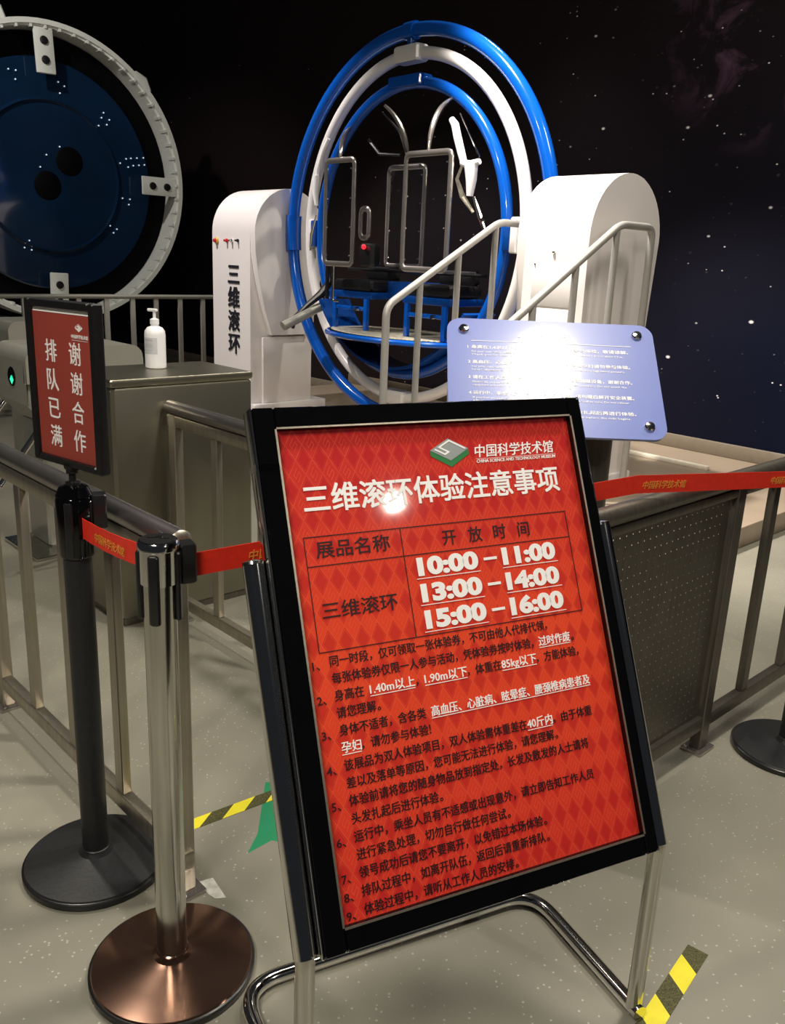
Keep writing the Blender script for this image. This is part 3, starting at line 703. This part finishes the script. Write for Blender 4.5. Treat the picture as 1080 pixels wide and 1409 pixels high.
for sx in (-1, 1):
    for sy in (-1, 1):
        b1 = MB().lathe([(.016, -.02), (.016, .006), (.013, .010), (.0, .0115)], 20, (sx*(BW/2-.052), sy*(BH/2-.045), 0)).build('stud', M['chrome'], nb); b1.matrix_local = BMx
TI = Matrix.Identity(4)
text('温馨提示', 'board_title', M['paper_white'], pl_, TI, -.045, .140, .110, .034, .0006)
poly('logo', [(-.105, .150), (-.085, .172), (-.062, .168), (-.050, .150), (-.072, .138)], M['paper_white'], pl_, TI)
quadstrip('title_rule', M['paper_white'], pl_, TI, [(-.25, .127, .25, .1285)])
BT = [(1, '1 身高在1.4米以下或1.9米以上的人士请勿参与体验，敬请谅解。', 'For your own safety, please do not experience this exhibit if your height is below 1.4 m or above 1.9 m.', 'Thank you for your understanding and cooperation.'),
      (2, '2 高血压、心脏病、眩晕症、腰颈椎病患者及孕妇请勿参与体验。', 'For your own safety, please do not experience this exhibit if you suffer from high blood pressure,', 'heart disease or vertigo, or if you are pregnant.'),
      (3, '3 请在工作人员的指导下体验展品，请勿随意触碰设备，谢谢合作。', 'Please do not use the exhibit without the guidance of our staff members. Do not touch the', 'equipment and keep away from the rings while they are moving.'),
      (4, '4 运行中，乘坐人员如有不适请立即示意，请勿擅自解开安全装置。', 'If you feel uncomfortable in the course of the ride please tell the staff at once. Do not release', 'the safety device by yourself.'),
      (5, '5 请保管好随身物品，长发人士请将头发扎起后再进行体验。', 'Please take care of your belongings and tie up long hair before the ride begins.', '')]
for k, a, b, c in BT:
    y = .098-(k-1)*.058
    text(a, 'notice_line', M['paper_white'], pl_, TI, -.262, y, .50, .0145, .0002)
    text(b, 'notice_line', M['paper_white'], pl_, TI, -.250, y-.0155, .47, .0092, .0)
    if c: text(c, 'notice_line', M['paper_white'], pl_, TI, -.250, y-.0270, .30, .0092, .0)
# pedestal
rel = bc-Vector((bc.x, bc.y+.10, 0))
pd = MB()
pts = []
for k in range(13): a = R_(180+180*k/12); pts.append((.16*math.cos(a), -.02+.09*math.sin(a)))
pts += [(.16, .03), (-.16, .03)]
pd.prism(pts, .02, .96, lambda a, b, d: (a+.06, b, d)).build('pedestal', M['steel_dark'], nb)
MB().bbox((-.14, -.17, 0), (.26, .09, .0195), .004).build('base_plate', M['steel_dark'], nb)
pf = MB(); pf.prism([(-.24, -.13), (.24, -.13), (.24, .10), (-.24, .10)], -.05, -.0105, lambda a, b, d: (a, b, d)); o = pf.build('mounting_box', M['black_powder'], nb); o.matrix_local = BMx
pg = MB()
for i in range(18):
    for j in range(3): pg.box((-.215+i*.0245, -.1335, -.047+j*.011), (-.203+i*.0245, -.1302, -.040+j*.011))
o = pg.build('speaker_holes', M['steel'], nb, smooth=None); o.matrix_local = BMx; o['kind'] = 'stuff'

# ------------------------------------------------------------------ access stairs by the right tower
t, o = vthing('access_stairs', 'small flight of steps with two grey handrails in front of the right tower', 'stairs', 1.65, -1.1, 0)
def rail(s_, nb_, zb, nt_, zt_, ne, zfoot):
    P = fillet([(s_, nb_, .0), (s_, nb_, zb), (s_, nt_, zt_), (s_, ne, zt_), (s_, ne, zfoot)], .06)
    MB().tube(P, .021, 14).build('handrail', M['grey_paint'], t, off=o)
    for f in (.28, .62, .97):
        n_ = nb_+(nt_-nb_)*f; z_ = zb+(zt_-zb)*f
        MB().tube([(s_, n_, .02), (s_, n_, z_-.012)], .019, 12).build('baluster', M['grey_paint'], t, off=o)
sA, sB = 1.30, 1.99
rail(sA, -1.34, 1.215, -.47, 1.690, -.22, .13)
rail(sB, -1.25, 1.115, -.27, 1.690, .055, .13)
for i in range(4):
    n_ = -1.42+i*.215
    MB().bbox((sA+.03, n_, .02+i*.0), (sB-.03, n_+.24, .17*(i+1)), .006).build('step', M['steel'], t, off=o) if i < 0 else None
for i in range(4):
    n_ = -1.40+i*.21
    MB().bbox((sA+.025, n_, .15*(i+1)-.03), (sB-.025, n_+.23, .15*(i+1)), .006).build('tread', M['steel'], t, off=o)
for s_ in (sA+.045, sB-.045):
    MB().prism([(-1.42, .0), (-1.36, .0), (-.56, .55), (-.56, .62), (-1.42, .06)], s_-.012, s_+.012, lambda a, b, d: (d, a, b)).build('stringer', M['steel_dark'], t, off=o)
for s_ in (sA+.045, sB-.045):
    MB().tube([(s_, -.60, .0), (s_, -.60, .55)], .02, 10).build('support_leg', M['steel_dark'], t, off=o) if False else None

# ------------------------------------------------------------------ the gyroscope ride
g, go = vthing('gyroscope_ride', 'human gyroscope with blue and white rings between two white towers', 'ride', 0, 0, .12)
def G(mb, name, m_, parent=g, smooth=35): return mb.build(name, m_, parent, smooth, off=go)
def sub(o_, parent): o_.parent = parent; return o_
def tower_profile(front=-.36, back=.36, zc=1.62, taper=.10):
    pts = [(front, .22)]
    for k in range(25):
        a = math.pi-math.pi*k/24; pts.append((.36*math.cos(a), zc+.36*math.sin(a)))
    pts += [(back-taper, .22)]
    return pts
def boss_profile():
    pts = [(-.19, .80), (-.265, 1.02), (-.325, 1.28), (-.352, 1.46)]
    for k in range(25):
        a = math.pi-math.pi*k/24; pts.append((.36*math.cos(a), 1.62+.36*math.sin(a)))
    pts += [(.352, 1.46), (.325, 1.28), (.265, 1.02), (.19, .80)]
    return pts
SM = lambda a, b, d: (d, a, b)
# left tower
tl = G(MB().prism(tower_profile(), -2.0, -1.43, SM), 'tower', M['white_paint'])
G(MB().bbox((-2.03, -.375, .1205), (-1.35, .40, .2195), .006), 'plinth', M['white_paint'], tl)
G(MB().prism(boss_profile(), -1.4295, -1.36, SM), 'pivot_cover', M['white_paint'], tl)
G(MB().bbox((-1.4295, -.26, .22), (-1.39, .26, .78), .005), 'side_panel', M['white_paint'], tl)
for s_, z_, r_, m1, m2 in ((-1.925, 1.552, .026, 'yellow', 'red_button'), (-1.765, 1.553, .016, 'red_button', 'red_button'), (-1.69, 1.553, .015, 'chrome', 'chrome'), (-1.60, 1.555, .013, 'black_plastic', 'black_plastic')):
    G(MB().lathe([(r_, -.3605), (r_, -.372), (r_*.75, -.378)], 20, (s_, 0, z_), 'y'), 'button_ring', M[m1], tl)
    G(MB().lathe([(r_*.6, -.3785), (r_*.6, -.392), (r_*.45, -.396)], 16, (s_, 0, z_), 'y'), 'push_button', M[m2], tl)
TLM = basis((1, 0, 0), (0, 0, 1), (0, -1, 0), Vector((0, -.3605, 0))-go)
for k, ch in enumerate('三维滚环'):
    text(ch, 'tower_character', M['letter_black'], tl, TLM, -1.752, 1.215-k*.192, .165, .185, .0035, extrude=.006)
# right tower
tr = G(MB().prism(tower_profile(), 1.42, 1.86, SM), 'tower', M['white_paint'])
G(MB().bbox((1.33, -.375, .1205), (1.89, .30, .2195), .006), 'plinth', M['white_paint'], tr)
G(MB().prism(boss_profile(), 1.355, 1.4195, SM), 'pivot_cover', M['white_paint'], tr)
G(MB().bbox((1.49, -.366, 1.23), (1.80, -.3605, 1.48), .002), 'access_hatch', M['white_paint'], tr)
G(MB().bbox((1.49, -.366, .95), (1.80, -.3605, 1.22), .002), 'access_hatch', M['white_paint'], tr)
G(MB().lathe([(.010, -.3605), (.010, -.368), (.006, -.372)], 12, (1.63, 0, 1.535), 'y'), 'screw', M['chrome'], tr)
G(MB().lathe([(.005, -.3665), (.005, -.370), (.003, -.372)], 10, (1.505, 0, 1.465), 'y'), 'screw', M['black_plastic'], tr)

def ringpts(R, yaw, n=120, a0=0, a1=360, dn=0.0, closed=True):
    c, s_ = math.cos(yaw), math.sin(yaw); out = []
    m_ = n if closed else n+1
    for k in range(m_):
        a = R_(a0+(a1-a0)*k/n)
        x = R*math.cos(a); z = R*math.sin(a)
        out.append((x*c-dn*s_, x*s_+dn*c, CZ+z))
    return out
def rp(r, deg, yaw, dn=0.0):
    a = R_(deg); c, s_ = math.cos(yaw), math.sin(yaw); x = r*math.cos(a)
    return Vector((x*c-dn*s_, x*s_+dn*c, CZ+r*math.sin(a)))
Y1, Y2 = R_(-3.2), R_(-2.2)
outer = G(MB().tube(ringpts(1.327, 0), .048, 20, True), 'outer_ring', M['blue'])
middle = G(MB().tube(ringpts(1.18, Y1), .041, 20, True), 'middle_ring', M['white_tube'])
inner = G(MB().tube(ringpts(1.0, Y2), .040, 20, True), 'inner_ring', M['blue'])
def arc_sleeve(R, yaw, d0, d1, r, name, m_, par, n=10, r2=None):
    return G(MB().tube(ringpts(R, yaw, n, d0, d1, closed=False), r, 20, r2=r2), name, m_, par)
# side sleeves and axle of the outer ring
for sg, b0 in ((-1, 174), (1, -6)):
    arc_sleeve(1.327, 0, b0, b0+12, .066, 'side_sleeve', M['blue'], outer)
    x0, x1 = (-1.395, -1.365) if sg < 0 else (1.365, 1.395)
    G(MB().lathe([(.055, -1.36 if sg < 0 else 1.275+.085), (.055, -1.38 if sg < 0 else 1.40)], 20, (0, 0, CZ), 'x'), 'axle', M['chrome_worn'], outer)
arc_sleeve(1.327, 0, 88.0, 92.0, .058, 'top_collar', M['blue'], outer, 4)
arc_sleeve(1.327, 0, 268, 272, .058, 'bottom_collar', M['blue'], outer, 4)
for zz0, zz1 in ((CZ+1.225, CZ+1.28), (CZ-1.28, CZ-1.225)):
    G(MB().lathe([(.032, zz0), (.032, zz1)], 16), 'pivot_pin', M['blue_dark'], outer)
# pivot blocks on the white ring
for a in (90, 270):
    q = Matrix.Rotation(Y1, 3, 'Z'); zc = CZ+(1.18 if a == 90 else -1.18)
    G(MB().bbox((-.13, -.058, zc-.052), (.13, .058, zc+.052), .014, q, (0, 0, zc)), 'pivot_block', M['white_tube'], middle)
for a in (0, 180):
    sgn = 1 if a == 0 else -1; c = rp(1.115, a, Y1); q = Matrix.Rotation(Y1, 3, 'Z')
    G(MB().bbox((c.x-.03, c.y-.05, CZ-.11), (c.x+.03, c.y+.05, CZ+.11), .008, q), 'side_plate', M['white_tube'], middle)
    c2 = rp(1.045, a, Y2)
    G(MB().bbox((c2.x-.035, c2.y-.055, CZ-.10), (c2.x+.035, c2.y+.055, CZ+.10), .008, q), 'pivot_box', M['blue_dark'], inner)
# wide plate at the crown of the inner ring, and the deep pan below
G(MB().bbox((-.17, -.062, CZ+.975), (.17, .062, CZ+1.043), .010, Matrix.Rotation(Y2, 3, 'Z'), (0, 0, CZ+1)), 'crown_plate', M['blue'], inner)
pan = MB(); vs = []; fs = []; nn_ = 40
for k in range(nn_+1):
    a = 212+116*k/nn_
    for r_, dn in ((.965, -.15), (.965, .15), (.945, .15), (.945, -.15)): vs.append(rp(r_, a, Y2, dn))
for k in range(nn_):
    for j in range(4): fs.append((k*4+j, k*4+(j+1) % 4, k*4+4+(j+1) % 4, k*4+4+j))
fs += [(0, 1, 2, 3), (nn_*4+3, nn_*4+2, nn_*4+1, nn_*4)]
G(pan.add(vs, fs), 'lower_pan', M['blue_dark'], inner)

# foot platform inside the inner ring
def loc(x, y, z): c, s_ = math.cos(Y2), math.sin(Y2); return Vector((x*c-y*s_, x*s_+y*c, z))
ell = lambda a, b, n=48: [(a*math.cos(2*math.pi*k/n), b*math.sin(2*math.pi*k/n)) for k in range(n)]
fpz = .925
fpl = G(MB().prism(ell(.68, .40), fpz-.012, fpz, lambda a, b, d: loc(a, b, d)), 'foot_platform', M['black_matte'])
G(MB().tube([loc(a, b, fpz-.02) for a, b in ell(.70, .42, 60)], .020, 10, True), 'platform_rim', M['blue'], fpl)
tb = 0
for k in range(-22, 23):
    x = k*.031; w_ = .40*math.sqrt(max(0, 1-(x/.68)**2))-.02
    if w_ < .03: continue
    G(MB().box(loc(x-.010, -w_, fpz+.001), loc(x+.010, w_, fpz+.007)), 'tread_bar', M['tread'], fpl, None)
for s_ in (-.58, .58):
    G(MB().tube([loc(s_, 0, fpz-.02), loc(s_*.95, 0, CZ-math.sqrt(1-(s_*.95)**2)+.03)], .018, 10), 'platform_brace', M['blue_dark'], fpl)
for s_ in (-.2, .2):
    G(MB().tube([loc(s_, 0, fpz-.02), loc(s_, 0, CZ-math.sqrt(1-s_**2)+.03)], .018, 10), 'platform_brace', M['blue_dark'], fpl)

# two riding places: blue seat frame, black cushion, clear shields in chrome frames
def shield(x0, x1, z0, z1, y, yaw=0.0, rod=True, top=None):
    w, h = x1-x0, z1-z0; cx, cz = (x0+x1)/2, (z0+z1)/2; rot = Matrix.Rotation(yaw, 3, 'Z'); c0 = loc(cx, y, cz)
    f = lambda a, b, d: c0+rot @ Vector((a, d, b))
    P = [f(a, b, 0) for a, b in rrect(w, h, .035, 5)]
    fr = G(MB().tube(P, .013, 10, True, up=(0, 1, 0), r2=.021), 'shield_frame', M['frame_steel'])
    G(MB().prism(rrect(w-.024, h-.024, .025, 4), -.003, .003, f), 'clear_pane', M['clear'], fr)
    for a in (-w/2+.03, w/2-.03):
        for b in (-.30, -.1, .1, .30):
            if abs(b) < h/2-.03: G(MB().sphere(f(a, b*h/.72, -.006), .006, 8), 'rivet', M['chrome'], fr)
    if rod and top:
        p0 = f(0, h/2, 0); p2 = Vector(top); p1 = Vector((p0.x, p0.y, p0.z+(p2.z-p0.z)*.7))
        pts = [p0*(1-t)**2+p1*2*t*(1-t)+p2*t*t for t in [i/10 for i in range(11)]]
        G(MB().tube(pts, [.010+.010*math.sin(math.pi*i/10) for i in range(11)], 10), 'support_rod', M['frame_steel'], fr)
    return fr
sh1 = shield(-.565, -.245, 1.41, 2.13, -.28, R_(0), True, rp(.955, 128, Y2, -.05))
sh2 = shield(.325, .735, 1.400, 2.125, -.28, R_(0), True, rp(.965, 62, Y2, -.03))
sh3 = shield(-.41, -.02, 1.41, 2.12, .20, R_(0), True, rp(.955, 110, Y2, .05))
sh4 = shield(-.245, -.155, 1.60, 1.80, -.20, R_(0), False)
for x0, k in ((-.62, 0), (.22, 1)):
    st_ = G(MB().bbox(loc(x0, -.16, 1.22), loc(x0+.44, .18, 1.30), .018), 'seat_cushion', M['black_plastic'])
    G(MB().bbox(loc(x0-.01, -.17, 1.165), loc(x0+.45, .19, 1.215), .006), 'seat_pan', M['blue_dark'], st_)
    for xx in (x0+.03, x0+.41):
        G(MB().bbox(loc(xx-.018, -.17, fpz+.008), loc(xx+.018, -.135, 1.164), .004), 'seat_post', M['blue'], st_)
    G(MB().bbox(loc(x0+.05, -.165, 1.075), loc(x0+.39, -.140, 1.105), .004), 'cross_bar', M['blue'], st_)
    G(MB().lathe([(.014, 0), (.014, .035), (.008, .04)], 12, loc(x0+.33, -.20, 1.09), 'y'), 'locking_pin', M['chrome'], st_)
    # lumbar block below the shield, in black
    G(MB().bbox(loc(x0+.03, .13, 1.301), loc(x0+.41, .19, 1.40), .02), 'back_pad', M['black_plastic'], st_)
# blue locker under the seats
G(MB().bbox(loc(-.24, .02, 1.17), loc(.20, .30, 1.30), .01), 'seat_beam', M['blue_dark'], inner)  # darker blue paints in the shadow here
# control box with a red lamp
cb = G(MB().bbox(loc(-.19, -.27, 1.40), loc(-.03, -.17, 1.56), .02), 'latch_box', M['black_plastic'])
G(MB().sphere(loc(-.10, -.285, 1.535), .018, 12), 'red_lamp', M['red_led'], cb)
# cross strap behind everything
G(MB().tube([loc(-.70, .05, 1.375), loc(.80, .05, 1.375)], .012, 8), 'cross_tube', M['black_plastic'], inner)

# shoulder restraints: padded white arms with chrome links
def restraint(mir, base):
    pass
hp = [loc(.60, -.16, 2.335), loc(.635, -.16, 2.30), loc(.675, -.17, 2.22), loc(.715, -.17, 2.13), loc(.745, -.17, 2.065)]
ha_ = G(MB().tube(hp, [.020, .026, .027, .026, .024], 12), 'restraint_arm', M['white_pvc'])
G(MB().tube([loc(.735, -.18, 2.065), loc(.80, -.17, 2.05), loc(.875, -.16, 2.07)], [.020, .028, .018], 12), 'restraint_joint', M['white_pvc'], ha_)
G(MB().tube([loc(.81, -.17, 2.05), loc(.82, -.17, 1.96), loc(.815, -.17, 1.865)], [.045, .036, .022], 12), 'grip', M['white_pvc'], ha_)
G(MB().tube([loc(.835, -.15, 1.86), loc(.90, -.15, 1.74), loc(.96, -.14, 1.62)], [.010, .016, .008], 8), 'buckle_strap', M['chrome_worn'], ha_)
G(MB().tube([loc(.885, -.15, 1.76), loc(.93, -.15, 1.71)], .010, 8), 'buckle', M['chrome'], ha_)
G(MB().tube([rp(.94, 53, Y2, -.05), loc(.85, -.14, 2.10)], .006, 8), 'stay_rod', M['chrome'], ha_)
G(MB().tube([loc(.745, -.18, 2.06), loc(.62, -.10, 1.98), loc(.60, -.02, 1.88), loc(.67, .02, 1.78)], [.008, .012, .020, .010], 8), 'shoulder_strap', M['tread'], ha_)
hp2 = [loc(-.66, -.20, 2.30), loc(-.72, -.20, 2.22), loc(-.78, -.20, 2.10), loc(-.80, -.20, 2.05)]
hb_ = G(MB().tube(hp2, [.014, .020, .020, .014], 12), 'restraint_arm', M['white_pvc'])
G(MB().tube([loc(-.80, -.20, 2.05), loc(-.815, -.20, 1.93), loc(-.80, -.20, 1.83)], [.030, .026, .014], 12), 'grip', M['white_pvc'], hb_)
G(MB().tube([loc(-.80, -.20, 1.76), loc(-.86, -.20, 1.62), loc(-.90, -.18, 1.50)], [.006, .012, .006], 8), 'buckle_strap', M['chrome_worn'], hb_)
G(MB().tube([rp(.92, 112, Y2, .05), loc(-.22, .12, 2.35), loc(-.12, .10, 2.20)], [.006, .010, .010], 8), 'curved_link', M['chrome_worn'], hb_)
G(MB().tube([loc(-.56, .10, 2.32), loc(-.42, .10, 2.21), loc(-.18, .10, 2.19)], [.012, .014, .010], 8), 'black_hose', M['black_plastic'], hb_)
# roller bar with a black strap on the left of the rings
rb = G(MB().tube([loc(-.86, -.02, 1.10), loc(-.89, -.44, .915)], .036, 18), 'roller_bar', M['satin'])
G(MB().tube([loc(-.83, -.02, 1.28), loc(-.85, -.10, 1.17), loc(-.895, -.20, 1.08), loc(-.93, -.30, .98), loc(-.90, -.34, .90)], [.030, .034, .022, .020, .014], 10), 'black_strap', M['black_plastic'], rb)
G(MB().tube([loc(-.75, -.12, 1.42), loc(-.75, -.12, 1.14)], .016, 10), 'strap_post', M['black_plastic'], rb)
G(MB().tube(fillet([loc(-.46, -.28, 1.39), loc(-.46, -.28, 1.14), loc(-.38, -.28, 1.14)], .03), .010, 10), 'pull_handle', M['chrome_worn'], rb)

# ------------------------------------------------------------------ big wheel
WS, WN, WZ, WR = -4.275, -.723, 2.114, 1.40
wt, wo = vthing('round_wheel', 'big white-rimmed round wheel with a dark blue glass disc at the left', 'wheel', WS, WN)
def WG(mb, name, m_, parent=wt, smooth=35): return mb.build(name, m_, parent, smooth, off=wo)
def wp(r, deg, d=0.0): a = R_(deg); return Vector((WS+d, WN+r*math.cos(a), WZ+r*math.sin(a)))
prof = [(1.355, 0), (1.40, 0), (1.405, -.02), (1.405, -.30), (1.33, -.30), (1.335, -.03), (1.355, -.028), (1.355, 0)]
rim = WG(MB().lathe(prof, 96, (WS, WN, WZ), 'x', caps=False), 'rim', M['white_rim'])
for k in range(60):
    a = k*6+1
    c = wp(1.338, a, -.055); q = Matrix.Rotation(R_(a), 3, 'X')
    WG(MB().box((c.x-.045, c.y-.014, c.z-.012), (c.x+.050, c.y+.014, c.z+.012), q), 'rim_rib', M['white_rim'], rim, None)
for a in (92, 0, 268, 180):
    q = Matrix.Rotation(R_(a), 3, 'X'); c = wp(1.13, a, -.03)
    br = WG(MB().bbox((c.x-.012, c.y-.20, c.z-.093), (c.x+.012, c.y+.20, c.z+.093), .006, q), 'bracket', M['white_rim'])
    for rr in (1.05, 1.22):
        p = wp(rr, a, -.0175); WG(MB().lathe([(.040, 0.0005), (.036, .014), (.022, .016)], 16, p, 'x'), 'bolt', M['black_plastic'], br)
disc = WG(MB().lathe([(0, -.16), (.70, -.16), (.715, -.13), (.74, -.17), (1.085, -.17), (1.10, -.19), (1.10, -.24), (0, -.24)], 80, (WS, WN, WZ), 'x', caps=False), 'glass_disc', M['deep_blue'])
WG(MB().lathe([(.0, -.245), (1.325, -.245), (1.325, -.28), (0, -.28)], 64, (WS, WN, WZ), 'x', caps=False), 'back_plate', M['black_matte'])
for (n_, z_) in ((-.76, 2.03), (-.52, 2.28)):
    WG(MB().lathe([(.0, -.150), (.125, -.150), (.140, -.1595)], 36, (WS, n_, z_), 'x', caps=False), 'hub_hole', M['black_matte'], disc)
for a in (43, 107):
    c = wp(1.46, a, -.33); WG(MB().lathe([(.17, -.05), (.17, .0), (.15, .02)], 8, c, 'x'), 'corner_plate', M['white_rim'])
LP = [(-1.07,3.05),(-1.0,3.05),(-1.01,2.97),(-.59,3.01),(-.53,2.98),(-.58,2.91),(-.13,2.79),(-.155,2.74),(-.07,2.73),(-.10,2.68),(-.19,2.66),(.03,2.32),(.10,2.37),(.155,2.38),(.225,2.39),(.30,2.40),(.12,2.29),(.18,2.31),(.245,2.32),(.31,2.33),(-.62,2.41),(-.76,2.32),(-.83,2.20),(.04,1.97),(.125,1.965),(.11,1.91),(-.12,1.68),(-.04,1.65),(-.08,1.61),(-.99,1.49),(-1.04,1.42),(-.97,1.40)]
for n_, z_ in LP: WG(MB().sphere((WS-.155 if math.hypot(n_-WN, z_-WZ) > .75 else WS-.145, n_, z_), .0085, 6), 'bright_dot', M['bright_dot'], disc)
# stand that carries the wheel
WG(MB().bbox((WS-.75, WN-.9, 0), (WS-.29, WN+.9, .55), .02), 'pedestal', M['black_matte'])
WG(MB().bbox((WS-.60, WN-.2, .551), (WS-.31, WN+.2, WZ+.2), .02), 'column', M['black_matte'])
WG(MB().lathe([(.12, -.32), (.12, -.281)], 24, (WS, WN, WZ), 'x'), 'axle', M['steel_dark'])
